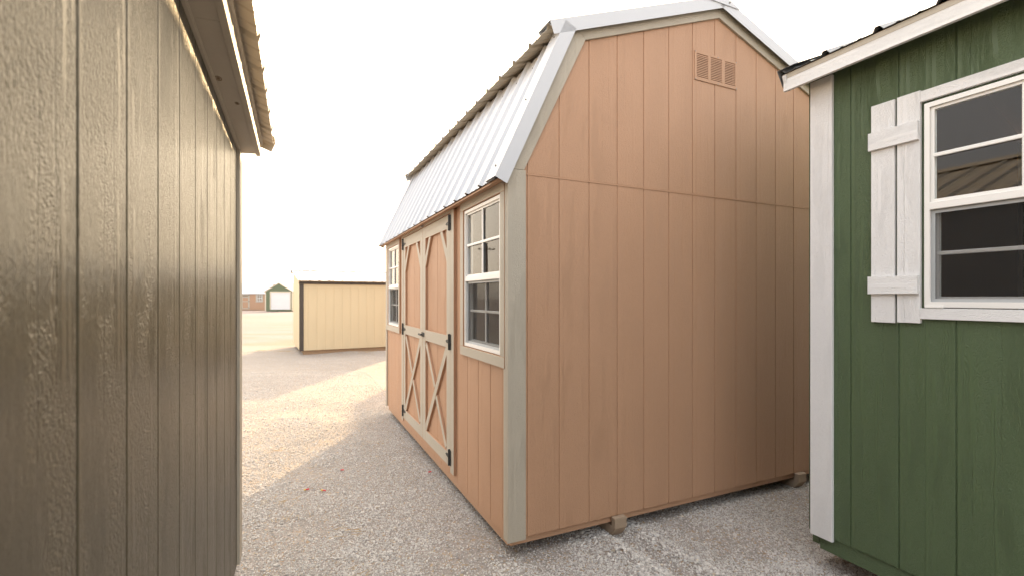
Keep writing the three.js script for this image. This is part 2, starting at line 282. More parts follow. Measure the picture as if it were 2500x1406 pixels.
{
  const xs = [], zs = []; const span = (arr, a, b, st) => { for (let v = a; v < b - 1e-6; v += st) arr.push(v); };
  for (const v of [-600, -300, -150, -80, -45, -28, -19, -14]) xs.push(v); span(xs, -11, -4, 0.35); span(xs, -4, 3.2, 0.032); span(xs, 3.2, 9, 0.6); for (const v of [9, 13, 20, 32, 55, 100, 200, 600]) xs.push(v);
  for (const v of [-400, -120, -40, -15, -6, -2, 0, 0.8]) zs.push(v); span(zs, 1.4, 7, 0.032); span(zs, 7, 14.5, 0.075); span(zs, 14.5, 24, 0.5); span(zs, 24, 60, 3); for (const v of [60, 75, 100, 160, 300, 700, 1500]) zs.push(v);
  const P = [], U = [], C = [], I = [];
  for (const Z of zs) for (const x of xs) {
    P.push(x, height(x, Z), -Z); U.push(x / 1.2, Z / 1.2);
    const a = n2(x * 0.35 + 8, Z * 0.6), b = n2b(x * 1.6, Z * 2.2), c = n2(x * 5, Z * 5), sandy = smooth(12.6, 15, Z), straw = sandy * smooth(-.2, .6, n2b(x * .18 + 4, Z * .5));
    const k = 1 + 0.05 * a + 0.05 * b + 0.03 * c;
    C.push(0.435 * k * (1 - .26 * sandy - .04 * straw), 0.402 * k * (1 - .28 * sandy - .10 * straw), 0.385 * k * (1 - .20 * sandy - .22 * straw));
  }
  const W = xs.length; for (let j = 0; j + 1 < zs.length; j++) for (let i = 0; i + 1 < W; i++) { const q = j * W + i; I.push(q, q + 1, q + W, q + 1, q + W + 1, q + W); }
  const g = new THREE.BufferGeometry(); g.setAttribute('position', new THREE.Float32BufferAttribute(P, 3)); g.setAttribute('uv', new THREE.Float32BufferAttribute(U, 2)); g.setAttribute('color', new THREE.Float32BufferAttribute(C, 3)); g.setIndex(I); g.computeVertexNormals();
  const ground = mesh(scene, 'ground', g, new THREE.MeshStandardMaterial({ map: GRAVEL_C, vertexColors: true, roughness: 0.95, bumpMap: GRAVEL_H, bumpScale: 0.007 }));
  ground.userData = { kind: 'structure', label: 'pale crushed limestone gravel yard', category: 'ground' };
}

/* ------------------------------------------------------------------ tan gambrel barn in the middle */
{
  const W = 3.14, D = 3.64, MID = W / 2, S0 = 0.015;      // the corner boards' faces lie at 0, the siding's 15 mm behind
  const t = thing('tan_barn_shed', 'tan gambrel-roof barn shed with double doors and white metal roof', 'shed', BARN[0], -BARN[1], TH);
  const K = [0.36, 2.955], R = [MID, 3.405], E = [-0.065, 2.055];          // roof line: eave, knee, ridge
  const under = 0.035;
  const prof = (a) => { const q = a > MID ? W - a : a; return (q < K[0] + 0.03 ? E[1] + (q - E[0]) * (K[1] - E[1]) / (K[0] - E[0]) : K[1] + (q - K[0]) * (R[1] - K[1]) / (R[0] - K[0])) - under - (q < K[0] ? 0.05 : 0.015); };
  const brk = [K[0] + 0.03, MID, W - K[0] - 0.03];
  const wallPoly = (u0, u1, y0) => [[u0, y0], [u1, y0], ...[u1, ...brk.slice().reverse(), u0].map(u => [u, prof(u)])];
  // front gable
  const fF = FRONT(-S0);
  const ventHole = [1.374, 1.739, 2.870, 3.037];
  const fw = wallSheet(t, 'gable_wall', fF, wallPoly(S0, W - S0, 0.112), [ventHole], -0.022, -0.0045, M.tan);
  siding(fw, fF, S0, W - S0, 0.105, prof, brk, 0.123, [ventHole], M.tan, 0.0055, [2.098]);
  piece(fw, 'seam_flashing', fF, rect(0.11, W - 0.11, 2.092, 2.101), -0.006, 0.0025, M.tan, { grain: 'h', bevel: 0.001 });
  // back gable
  const fB = BACK(-D + S0), bw = wallSheet(t, 'gable_wall', fB, wallPoly(S0, W - S0, 0.112), [], -0.022, -0.0045, M.tan);
  // left side with doors and two windows
  const fL = LEFT(S0), TOP = 2.058, win = [[0.105, 0.725, 1.095, 2.000], [2.875, 3.495, 1.095, 2.000]], door = [1.005, 2.600, 0.180, 2.030];
  const sw = wallSheet(t, 'side_wall', fL, rect(S0, D - S0, 0.112, TOP), [...win, door], -0.022, -0.0045, M.tan);
  siding(sw, fL, S0, D - S0, 0.105, () => TOP, [], 0.282, [...win, door], M.tan);
  const fR = RIGHT(W - S0), rw = wallSheet(t, 'side_wall', fR, rect(S0, D - S0, 0.112, TOP), [], -0.022, -0.0045, M.tan);
  siding(rw, fR, S0, D - S0, 0.105, () => TOP, [], 0.282, [], M.tan);
  // inside lining and floor
  wallSheet(t, 'lining', fF, wallPoly(S0 + .03, W - S0 - .03, 0.15), [ventHole], -0.036, -0.024, M.wood); wallSheet(t, 'lining', fB, wallPoly(S0 + .03, W - S0 - .03, 0.15), [], -0.036, -0.024, M.wood);
  wallSheet(t, 'lining', fL, rect(S0 + .03, D - S0 - .03, 0.15, TOP), [...win, door], -0.036, -0.024, M.wood); wallSheet(t, 'lining', fR, rect(S0 + .03, D - S0 - .03, 0.15, TOP), [], -0.036, -0.024, M.wood);
  prism(t, 'floor', rect(0.06, W - 0.06, 0.125, 0.148), 0.06, D - 0.06, M.paleWood);
  // rim and skids
  board(t, 'rim_board', FRONT(-0.03), 0.03, W - 0.03, 0.066, 0.112, -0.035, 0, M.tan);
  board(t, 'rim_board', LEFT(0.03), 0.07, D - 0.07, 0.050, 0.112, -0.035, 0, M.tan);
  board(t, 'rim_board', RIGHT(W - 0.03), 0.07, D - 0.07, 0.050, 0.112, -0.035, 0, M.tan); board(t, 'rim_board', BACK(-D + 0.03), 0.03, W - 0.03, 0.050, 0.112, -0.035, 0, M.tan);
  for (const a of [0.732, W - 0.732]) {
    const g = new THREE.ExtrudeGeometry(new THREE.Shape([[0.035, 0.049], [0.035, 0.105], [0.0, 0.105], [0.0, 0.045], [0.055, -0.03], [D - 0.05, -0.03], [D, 0.045], [D, 0.049]].map(([b, y]) => new THREE.Vector2(b, y))), { depth: 0.084, bevelEnabled: true, bevelThickness: 0.002, bevelSize: 0.002, bevelOffset: -0.002, bevelSegments: 1 });
    setUV(g, 'h', [2, 0.3]); g.clearGroups(); g.applyMatrix4(new THREE.Matrix4().makeBasis(new THREE.Vector3(0, 0, -1), AX.Y, AX.X).setPosition(a - 0.042, 0, 0.022)); mesh(t, 'skid', g, M.skidWood);
  }
  // corner boards
  const cw = 0.108;
  for (const [u0, u1] of [[0, cw], [W - cw, W]]) { board(t, 'corner_board', FRONT(0), u0, u1, 0.098, 2.112, -0.0148, 0, M.tanTrim); board(t, 'corner_board', BACK(-D), u0, u1, 0.098, 2.112, -0.0148, 0, M.tanTrim); }
  for (const [fr, x] of [[LEFT, 0.0003], [RIGHT, W - 0.0003]]) for (const [b0, b1] of [[0.0152, 0.060], [D - 0.060, D - 0.0152]]) board(t, 'corner_board', fr(x), b0, b1, 0.100, 2.085, -0.0145, 0, M.tanTrim);
  // rake boards on both gables
  const yK = 2.957, inner = [[0.098, 2.1135], [0.496, 2.914], [MID, 3.308]], outer = [[-0.005, 2.1135], [0.432, 3.000 - 0.022], [MID, 3.398]];
  for (const fr of [FRONT(0), BACK(-D)]) for (const m of [0, 1]) {
    const q = ([a, y]) => m ? [W - a, y] : [a, y];
    piece(t, 'rake_board', fr, [inner[0], inner[1], outer[1], outer[0]].map(q), -0.0147, -0.0005, M.tanTrim, { grain: 'v' });
    piece(t, 'rake_board', fr, [inner[1], inner[2], outer[2], outer[1]].map(q), -0.0147, 0, M.tanTrim, { grain: 'h' });
  }
  // eaves: a painted board under the roof edge on either side
  for (const m of [0, 1]) {
    const q = (L) => L.map(([a, y]) => m ? [W - a, y] : [a, y]);
    prism(t, 'soffit_board', q([[-0.060, 2.040], [0.012, 2.0575], [0.012, 2.074], [-0.054, 2.056]]), 0.012, D - 0.012, M.tan, 'h');
    prism(t, 'roof_deck', q([[-0.050, 2.070], [K[0] + 0.012, K[1] - 0.012], [MID, R[1] - 0.012], [MID, R[1] - 0.030], [K[0] + 0.026, K[1] - 0.030], [-0.02, 2.080]]), 0.004, D - 0.004, M.wood, 'h');
    metalSlope(t, 'roof_panel', q([E])[0], q([[K[0] + 0.01, K[1] - 0.002]])[0], -0.02, D + 0.02, M.whiteMetal);
    metalSlope(t, 'roof_panel', q([[K[0] - 0.105, K[1] - 0.020]])[0], q([[MID - 0.006, R[1] + 0.012]])[0], -0.02, D + 0.02, M.whiteMetal, M.backPrimer);
    // gable flashings: a flat band over the sheet ends and a flange down the rake board
    const dirS = new THREE.Vector2(K[0] - E[0], K[1] - E[1]).normalize(), dirU = new THREE.Vector2(R[0] - K[0], R[1] - K[1]).normalize();
    for (const [bA, bB, fl] of [[-0.032, 0.105, -0.032], [D - 0.105, D + 0.032, D + 0.0305]]) {
      for (const [p0, p1, dir, z0] of [[[E[0] - 0.004, E[1] - 0.01], [K[0] + 0.003, K[1] + 0.012], dirS, 0.0215], [[K[0] - 0.112, K[1] - 0.024], [MID, R[1] + 0.012], dirU, 0.0215]]) {
        const nx = -dir.y, ny = dir.x, o = (p, k) => [p[0] + nx * k, p[1] + ny * k];
        const f = prism(t, 'rake_flashing', q([o(p0, z0), o(p1, z0), o(p1, z0 - 0.0015), o(p0, z0 - 0.0015)]), bA, bB, M.whiteMetal);
        prism(f, 'flange', q([o(p0, z0 - 0.0016), o(p1, z0 - 0.0016), o(p1, -0.055), o(p0, -0.055)]), fl, fl + 0.0015, M.whiteMetal);
        const lip = fl < 1 ? bB - 0.0013 : bA; prism(f, 'lip', q([o(p0, z0 - 0.0016), o(p1, z0 - 0.0016), o(p1, 0.0012), o(p0, 0.0012)]), lip, lip + 0.0013, M.whiteMetal);
        const L = Math.hypot(p1[0] - p0[0], p1[1] - p0[1]);
        for (const s of [0.08, 0.5, 0.92]) { const c = o([p0[0] + dir.x * L * s, p0[1] + dir.y * L * s], z0 + 0.001); const w = q([c])[0]; screw(f, [w[0], w[1], -(bA + bB) / 2], [m ? -nx : nx, ny, 0]); }
      }
    }
    for (let k = 1; k * 0.2286 + 0.10 < D - 0.12; k++) for (const s of [0.115, 0.86]) { const c = [E[0] + (K[0] - E[0]) * s - dirS.y * 0.001, E[1] + (K[1] - E[1]) * s + dirS.x * 0.001]; const w = q([c])[0]; screw(t, [w[0], w[1], -(k * 0.2286 + 0.055)], [m ? dirS.y : -dirS.y, dirS.x, 0]); }
  }
  // ridge cap
  const cap = prism(t, 'ridge_cap', thicken([[MID - 0.15, R[1] - 0.022], [MID - 0.14, R[1] - 0.012], [MID, R[1] + 0.040], [MID + 0.14, R[1] - 0.012], [MID + 0.15, R[1] - 0.022]], 0.0016), -0.036, D + 0.036, M.whiteMetal);
  for (const a of [-0.11, 0.11]) for (const b of [0.03, 0.5, 1.1, 1.8, 2.5, 3.1]) screw(cap, [MID + a, R[1] + 0.040 - Math.abs(a) * 0.372, -b], [Math.sign(a) * .35, .94, 0]);
  piece(cap, 'end_cap', FRONT(0.0362), [[MID - 0.15, R[1] - 0.024], [MID + 0.15, R[1] - 0.024], [MID + 0.05, R[1] + 0.021], [MID, R[1] + 0.038], [MID - 0.05, R[1] + 0.021]], 0, 0.0015, M.whiteMetal, { bevel: 0 });
  for (const a of [-0.055, 0.055]) screw(cap, [MID + a, R[1] - 0.002, 0.038], [0, 0, 1]);
  // gable vent: three columns of louvres
  const v0 = 1.359, v1 = 1.751, vy0 = 2.857, vy1 = 3.050, cols = [[1.379, 1.478], [1.506, 1.606], [1.636, 1.735]];
  const vent = piece(t, 'vent', fF, rect(v0, v1, vy0, vy1), 0.0003, 0.005, M.tan, { holes: cols.map(([a, b]) => rect(a, b, vy0 + 0.017, vy1 - 0.017)), bevel: 0.001 });
  vent.userData.label = 'louvred metal gable vent painted tan';
  for (const [a, b] of cols) for (let k = 0; k < 14; k++) {
    const y = vy0 + 0.0175 + k * 0.01135, g = new THREE.BoxGeometry(b - a - 0.001, 0.0112, 0.0012); setUV(g, 'h', [1, k * .1]); g.rotateX(-0.42); g.translate((a + b) / 2, y + 0.0040, 0.0025 - S0); mesh(vent, 'louvre', g, M.tan);
  }
  for (const [a, y] of [[v0 + .006, vy0 + .006], [v0 + .006, vy1 - .006], [v1 - .006, vy0 + .006], [v1 - .006, vy1 - .006], [MID, vy0 + .007], [MID, vy1 - .007]]) { const s = screw(vent, [a, y, -S0 + 0.005], [0, 0, 1]); s.scale.setScalar(0.5); }
  // windows with casings
  for (const [a, b, y0, y1] of win) {
    makeWindow(t, fL, a + 0.002, b - 0.002, y0 + 0.002, y1 - 0.002, 0.010);
    const w = 0.062;
    board(t, 'window_trim', fL, a - w, b + w, y1 + 0.002, Math.min(TOP - 0.004, y1 + 0.056), 0.0003, 0.0185, M.tanTwo);
    board(t, 'window_trim', fL, a - w, b + w, y0 - 0.062, y0 - 0.001, 0.0003, 0.0185, M.tanTwo);
    board(t, 'window_trim', fL, a - w, a - 0.003, y0 - 0.0005, y1 + 0.0015, 0.0003, 0.018, M.tanTwo); board(t, 'window_trim', fL, b + 0.003, b + w, y0 - 0.0005, y1 + 0.0015, 0.0003, 0.018, M.tanTwo);
  }
  // double doors: boards behind, stiles, rails, knee braces above, a saltire below
  const [d0, d1, dy0, dy1] = door;
  board(t, 'door_trim', fL, d0 - 0.085, d0 - 0.004, 0.150, dy1 + 0.020, 0.0003, 0.0215, M.tanTwo); board(t, 'door_trim', fL, d1 + 0.004, d1 + 0.085, 0.150, dy1 + 0.020, 0.0003, 0.0215, M.tanTwo);
  board(t, 'door_trim', fL, d0 - 0.0038, d1 + 0.0038, dy1 + 0.003, dy1 + 0.0255, 0.0003, 0.0213, M.tanTwo);
  board(t, 'threshold', fL, d0 - 0.003, d1 + 0.003, 0.150, 0.1775, -0.02, 0.012, M.tan);
  const um = (d0 + d1) / 2;
  for (const [a, b, hingeAt, hs] of [[d0 + 0.003, um - 0.0025, d0, 1], [um + 0.0025, d1 - 0.003, d1, -1]]) {
    const y0 = dy0 + 0.003, y1 = dy1 - 0.003, sw2 = 0.088, leaf = piece(t, 'door', fL, rect(a, b, y0, y1), -0.018, -0.0046, M.tan, { bevel: 0 });
    siding(leaf, fL, a + 0.002, b - 0.002, y0 + 0.002, () => y1 - 0.002, [], a + 0.19, [], M.tan);
    const P = (n, ...r) => board(leaf, n, fL, ...r);
    P('stile', a, a + sw2, y0, y1, 0.0003, 0.0200, M.tanTwo); P('stile', b - sw2, b, y0, y1, 0.0003, 0.0200, M.tanTwo);
    const i0 = a + sw2 + 0.0005, i1 = b - sw2 - 0.0005;
    P('rail', i0, i1, 1.926, y1, 0.0003, 0.0198, M.tanTwo); P('rail', i0, i1, 1.050, 1.142, 0.0003, 0.0198, M.tanTwo); P('rail', i0, i1, y0, 0.278, 0.0003, 0.0198, M.tanTwo);
    const w = 0.052, kb = 0.185;
    const tri = (L) => piece(leaf, 'brace', fL, L, 0.0003, 0.0192, M.tanTwo, { grain: 'v' });
    tri([[i0, 1.925 - kb - 0.06], [i0, 1.925 - kb + 0.04], [i0 + kb * .62, 1.9255], [i0 + kb * .62 + 0.058, 1.9255]]);
    tri([[i1, 1.925 - kb - 0.06], [i1, 1.925 - kb + 0.04], [i1 - kb * .62, 1.9255], [i1 - kb * .62 - 0.058, 1.9255]]);
    const xb = 0.2785, xt = 1.0495, h = 0.055; // saltire: one long board and two halves
    tri([[i0, xt], [i0, xt - h], [i1 - 0.03, xb], [i1, xb], [i1, xb + h], [i0 + 0.03, xt]]);
    const mx = (i0 + i1) / 2, my = (xb + xt) / 2, sl = (xt - xb) / (i1 - i0);
    const half = (x0, y0_, x1, y1_) => bar(leaf, 'brace', fL, [x0, y0_], [x1, y1_], 0.049, 0.0003, 0.0188, M.tanTwo);
    half(i0 + 0.020, xb + 0.022, mx - 0.018, my - 0.018 * sl - 0.012); half(mx + 0.018, my + 0.018 * sl + 0.012, i1 - 0.020, xt - 0.022);
    // three T-hinges a leaf
    for (const y of [1.962, 1.098, 0.258]) {
      const u = hingeAt - hs * 0.008, hg = piece(leaf, 'hinge', fL, rect(u - 0.020, u + 0.020, y - 0.056, y + 0.056), 0.0220, 0.0265, M.black, { bevel: 0.0012 });
      const ext = u + hs * 0.115, kl = [[u + hs * 0.021, y - 0.020], [ext - hs * 0.02, y - 0.010], [ext, y], [ext - hs * 0.02, y + 0.010], [u + hs * 0.021, y + 0.020]];
      piece(hg, 'strap', fL, hs > 0 ? kl : kl.slice().reverse(), 0.0203, 0.0240, M.black, { bevel: 0.001 });
      const kg = new THREE.CylinderGeometry(0.0085, 0.0085, 0.116, 10); kg.translate(S0 - 0.0285, y, -(u + hs * 0.010)); mesh(hg, 'knuckle', kg, M.black);
      const sg = new THREE.SphereGeometry(0.0085, 8, 6); sg.scale(.6, 1, 1); sg.translate(S0 - 0.030, y - 0.012, -(u - hs * 0.012)); mesh(hg, 'bolt_head', sg, M.black);
    }
  }
  // latch on the right leaf and keeper above the doors
  const la = piece(t, 'latch', fL, rect(um - 0.055, um + 0.035, 1.077, 1.117), 0.0202, 0.0240, M.black, { bevel: 0.001 });
  const lg = new THREE.CapsuleGeometry(0.009, 0.085, 4, 8); lg.rotateX(Math.PI / 2); lg.translate(S0 - 0.043, 1.097, -(um + 0.01)); mesh(la, 'handle', lg, M.black);
  const kp = piece(t, 'keeper', fL, rect(um - 0.03, um + 0.03, 2.034, 2.0552), 0.0215, 0.0255, M.steel, { bevel: 0.001 });
  const kg2 = new THREE.CylinderGeometry(0.008, 0.008, 0.05, 8); kg2.rotateX(Math.PI / 2); kg2.translate(S0 - 0.034, 2.040, -um); mesh(kp, 'bolt', kg2, M.steel);
}

/* ------------------------------------------------------------------ green shed with white shutters at the right */
{
  const X = 1.5624, Z = 2.4862, L = 3.66, A = 2.44, W0 = 0.20;
  const t = thing('green_shed', 'dark green shed with white corner board, shuttered white window and dark metal roof', 'shed', X, -Z, TH);
  const fL = LEFT(0.018), TOP = 2.556, win = [-1.108, -0.490, 1.376, 2.252];
  const sw = wallSheet(t, 'side_wall', fL, rect(-L + .018, -0.018, W0 + .006, TOP), [win], -0.022, -0.0045, M.green);
  siding(sw, fL, -L + .018, -0.018, W0, () => TOP, [], -0.189, [win], M.green, 0.0065);
  const roofPitch = 0.42, gt = (a) => 2.535 + 0.055 + (a < A / 2 ? a : A - a) * roofPitch - 0.03;
  const gp = (y0) => [[0.018, y0], [A - 0.018, y0], [A - 0.018, gt(A - 0.018)], [A / 2, gt(A / 2)], [0.018, gt(0.018)]];
  const fB = BACK(-0.018), gw = wallSheet(t, 'gable_wall', fB, gp(W0 + .006), [], -0.022, -0.0045, M.green);
  siding(gw, fB, 0.018, A - 0.018, W0, gt, [A / 2], 0.2, [], M.green, 0.0065);
  wallSheet(t, 'gable_wall', FRONT(L - 0.018), gp(W0), [], -0.02, 0, M.green); wallSheet(t, 'side_wall', RIGHT(A - 0.018), rect(-L + .018, -0.018, W0, TOP), [], -0.02, 0, M.green);
  // added white reflector on the unseen end wall, bouncing warm sun onto the barn gable
  board(t, 'added_bounce_panel', BACK(0.0), 0.95, 2.28, 2.06, 2.52, -0.0178, 0.012, M.white);
  // inside: lining, studs, floor
  wallSheet(t, 'lining', fL, rect(-L + .05, -0.05, W0 + .03, TOP), [win], -0.036, -0.024, M.wood); wallSheet(t, 'lining', fB, gp(W0 + .03), [], -0.036, -0.024, M.wood);
  wallSheet(t, 'lining', RIGHT(A - 0.018), rect(-L + .05, -0.05, W0 + .03, TOP), [], -0.036, -0.024, M.wood);
  for (let b = -0.25; b > -L + .2; b -= 0.406) board(t, 'stud', LEFT(A - 0.055), b - 0.019, b + 0.019, W0 + .03, TOP - .01, -0.0005, 0.085, M.paleWood);
  prism(t, 'floor', rect(0.07, A - 0.07, W0 + 0.005, W0 + 0.028), -L + .07, -0.07, M.paleWood);
  // corner boards
  board(t, 'corner_board', LEFT(0), -0.110, 0, 0.188, 2.540, -0.0178, 0, M.white); board(t, 'corner_board', BACK(0.0005), 0.0183, 0.110, 0.188, 2.540, -0.018, 0, M.white);
  board(t, 'corner_board', BACK(0.0005), A - 0.11, A, 0.188, 2.540, -0.018, 0, M.white);
  // rim and skids
  board(t, 'rim_board', LEFT(0.030), -L + .04, -0.032, 0.118, 0.206, -0.036, 0, M.green); board(t, 'rim_board', BACK(-0.030), 0.067, A - .04, 0.118, 0.206, -0.036, 0, M.green);
  board(t, 'rim_board', RIGHT(A - 0.030), -L + .04, -0.067, 0.118, 0.206, -0.036, 0, M.green); board(t, 'rim_board', FRONT(L - 0.030), 0.067, A - .067, 0.118, 0.206, -0.036, 0, M.green);
  for (const a of [0.42, A - 0.42]) prism(t, 'skid', [[a - .045, -0.03], [a + .045, -0.03], [a + .045, 0.117], [a - .045, 0.117]], -L + .1, -0.10, M.skidWood, 'h');
  // window, casing, shutter
  const w = makeWindow(t, fL, win[0] + .002, win[1] - .002, win[2] + .002, win[3] - .002, 0.016);
  board(t, 'window_trim', fL, -1.118, -0.480, 2.262, 2.308, 0.0003, 0.019, M.white); board(t, 'window_trim', fL, -1.118, -0.4795, 1.328, 1.3745, 0.0003, 0.019, M.white);
  const st = board(t, 'shutter', fL, -0.383, -0.288, 1.306, 2.312, 0.0003, 0.0180, M.white);
  st.userData.label = 'white two-board shutter with two battens';
  board(st, 'shutter_board', fL, -0.479, -0.393, 1.309, 2.314, 0.0003, 0.0178, M.white);
  board(st, 'batten', fL, -0.478, -0.283, 2.101, 2.183, 0.0182, 0.0345, M.white); board(st, 'batten', fL, -0.476, -0.281, 1.436, 1.516, 0.0182, 0.0345, M.white);
  board(w, 'tilt_latch', fL, -0.560, -0.497, 1.376, 1.3855, 0.0161, 0.0215, M.vinyl);
  // eave: soffit, fascia, drip edge
  const o = 0.105, far = 0.075;
  prism(t, 'soffit_board', [[-o + 0.0195, 2.512], [0.018, 2.551], [0.018, 2.566], [-o + 0.0195, 2.527]], -L - .07, far - 0.02, M.green, 'h');
  board(t, 'fascia_board', LEFT(-o + 0.019), -L - .07, far, 2.505, 2.578, 0, 0.019, M.white);
  prism(t, 'drip_edge', [[-o - 0.0015, 2.567], [-o - 0.0003, 2.567], [-o - 0.0003, 2.590], [-o + .06, 2.616], [-o + .06, 2.6175], [-o - 0.0015, 2.592]], -L - .07, far + 0.003, M.taupeTrim);
  const e0 = [-o - 0.012, 2.5835], r0 = [A / 2, 2.5835 + (A / 2 + o + 0.012) * roofPitch];
  prism(t, 'roof_deck', [[-o + 0.02, 2.578], [A / 2, r0[1] - 0.045], [A / 2, r0[1] - 0.014], [-o + 0.02, 2.606]], -L - .06, far - 0.022, M.wood, 'h');
  prism(t, 'roof_deck', [[A + o - 0.02, 2.578], [A / 2, r0[1] - 0.045], [A / 2, r0[1] - 0.014], [A + o - 0.02, 2.606]], -L - .06, far - 0.022, M.wood, 'h');
  metalSlope(t, 'roof_panel', [e0[0], e0[1] + 0.012], [r0[0], r0[1] + 0.012], -L - .07, far + 0.015, M.greyMetal); metalSlope(t, 'roof_panel', [A - e0[0], e0[1] + 0.012], [r0[0], r0[1] + 0.012], -L - .07, far + 0.015, M.greyMetal);
  const q = Math.hypot(1, roofPitch), nx = -roofPitch / q, ny = 1 / q, of = (p, k) => [p[0] + nx * k, p[1] + ny * k];
  const fl = prism(t, 'rake_flashing', [of(e0, 0.034), of(r0, 0.034), of(r0, 0.0325), of(e0, 0.0325)], far - 0.08, far + 0.018, M.greyMetal);
  prism(fl, 'flange', [of(e0, 0.0324), of(r0, 0.0324), of(r0, -0.05), of([e0[0] + .012, e0[1]], -0.05)], far + 0.0165, far + 0.018, M.greyMetal);
  bar(t, 'rake_board', BACK(-far + 0.002), [-o, 2.545], [A / 2, 2.545 + (A / 2 + o) * roofPitch], 0.08, -0.019, 0, M.white, { grain: 'h' });
  bar(t, 'rake_board', BACK(-far + 0.002), [A + o, 2.545], [A / 2, 2.545 + (A / 2 + o) * roofPitch], 0.08, -0.019, 0, M.white, { grain: 'h' });
}

/* ------------------------------------------------------------------ taupe shed whose long wall runs close by the camera */
{
  const th = 24.39, X = -1.395, Z = 2.426, L = 4.27, A = -2.44, W0 = 0.108;
  const t = thing('taupe_shed', 'taupe shed with ribbed tan metal roof and open soffit, its long wall close by', 'shed', X, -Z, th);
  const fR = RIGHT(0), TOP = 2.172, tilt = 0.018, rise = (b) => -b * tilt;    // the eave rises slightly towards the camera
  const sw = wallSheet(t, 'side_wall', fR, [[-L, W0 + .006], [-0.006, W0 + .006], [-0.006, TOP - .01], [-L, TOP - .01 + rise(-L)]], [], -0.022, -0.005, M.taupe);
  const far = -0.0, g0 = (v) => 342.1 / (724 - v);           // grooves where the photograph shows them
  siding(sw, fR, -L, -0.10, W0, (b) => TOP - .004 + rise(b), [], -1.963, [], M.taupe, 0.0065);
  board(t, 'corner_board', fR, -0.0995, 0.004, 0.104, TOP - .006, -0.0045, 0.0125, M.taupeTrim);
  // end wall, back wall, floor
  const pitch = 0.40, gt = (a) => TOP - .012 + 0.02 + Math.min(-a, a - A) * pitch, gp = [[A, W0], [0, W0], [0, gt(0)], [A / 2, gt(A / 2)], [A, gt(A)]];
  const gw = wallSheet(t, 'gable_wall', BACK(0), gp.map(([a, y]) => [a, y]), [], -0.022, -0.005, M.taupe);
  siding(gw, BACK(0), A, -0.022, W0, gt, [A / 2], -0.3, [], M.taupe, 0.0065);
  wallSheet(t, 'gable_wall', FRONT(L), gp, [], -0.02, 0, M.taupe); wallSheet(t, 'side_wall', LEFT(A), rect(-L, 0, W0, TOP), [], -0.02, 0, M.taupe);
  prism(t, 'rim_board', rect(-0.07, -0.03, 0.045, W0 + .006), -L + .04, -0.04, M.taupe, 'h');
  for (const a of [-0.42, A + 0.42]) prism(t, 'skid', rect(a - .045, a + .045, -0.03, 0.0995), -L + .06, -0.03, M.skidWood, 'h');
  prism(t, 'floor', rect(A + .05, -0.05, W0 + .01, W0 + .03), -L + .05, -0.05, M.paleWood);
  // eave parts share one gently tilted run
  const run = (m) => { m.geometry.applyMatrix4(new THREE.Matrix4().set(1, 0, 0, 0, 0, 1, tilt, 0, 0, 0, 1, 0, 0, 0, 0, 1)); return m; };
  const s1 = 0.075, y0 = 2.160;
  run(prism(t, 'cove_strip', [[0.0005, 2.146], [0.010, 2.146], [0.013, 2.158], [0.0005, 2.158]], -L, -0.02, M.taupeTrim, 'h'));
  const cuts = [-L, -1.245, -0.47, 0.02];
  for (let i = 0; i < 3; i++) run(prism(t, 'soffit_board', [[-0.02, y0 + .001], [s1 - 0.0015, y0 + 0.006], [s1 - 0.0015, y0 + 0.022], [-0.02, y0 + .02]], cuts[i] + (i ? 0.0015 : 0), cuts[i + 1], M.taupeTrim, 'h'));
  { const kn = (a, b, rx, rz) => { const g = new THREE.TorusGeometry(1, 0.16, 6, 20); g.rotateX(Math.PI / 2); const c = new THREE.CylinderGeometry(0.6, 0.6, 0.12, 14); c.deleteAttribute('uv'); g.deleteAttribute('uv'); const m = mergeGeometries([g, c]); m.scale(rx, 0.004, rz); m.translate(a, y0 + 0.0012 + a * 0.05, -b); run(mesh(t, 'knot', m, M.knot)); }; kn(0.020, -0.866, 0.010, 0.017); kn(0.056, -0.655, 0.007, 0.012); }
  run(prism(t, 'fascia_board', [[s1, y0 - 0.002], [s1 + 0.0200, y0 - 0.003], [s1 + 0.0200, y0 + 0.073], [s1, y0 + 0.073]], -L, 0.028, M.taupeTrim, 'h'));
  run(prism(t, 'drip_edge', [[s1 + 0.0205, y0 + 0.058], [s1 + 0.0310, y0 + 0.060], [s1 + 0.0310, y0 + 0.077], [s1 + 0.0205, y0 + 0.0735]], -L, 0.030, M.taupeTrim, 'h'));
  const e = [s1 + 0.080, y0 + 0.072], r = [A / 2, y0 + 0.072 + (s1 + 0.080 - A / 2) * pitch];
  run(prism(t, 'roof_deck', [[s1, y0 + 0.0755], [A / 2, r[1] - 0.030], [A / 2, r[1] - 0.008], [s1 + 0.0145, y0 + 0.088]], -L, 0.03, M.paleWood, 'h'));
  prism(t, 'roof_deck', [[A - s1, y0 + 0.07], [A / 2, r[1] - 0.030], [A / 2, r[1] - 0.012], [A - s1, y0 + 0.088]], -L, 0.03, M.paleWood, 'h');
  const before = t.children.length; metalSlope(t, 'roof_panel', e, r, -L - .02, 0.075, M.tanMetal); for (const c of t.children.slice(before)) run(c);
  metalSlope(t, 'roof_panel', [A - s1 - 0.080, e[1]], [r[0], r[1] - 0.001], -L - .02, 0.075, M.tanMetal);
  const k = Math.hypot(1, pitch), nx = pitch / k, ny = 1 / k, of = (p, d) => [p[0] + nx * d, p[1] + ny * d];
  const fl = run(prism(t, 'rake_flashing', [of(e, 0.0225), of(r, 0.0225), of(r, 0.021), of(e, 0.021)].reverse(), -0.03, 0.085, M.tanMetal));
  run(prism(fl, 'flange', [of(e, 0.0209), of(r, 0.0209), of(r, -0.05), of(e, -0.03)].reverse(), 0.0835, 0.085, M.tanMetal));
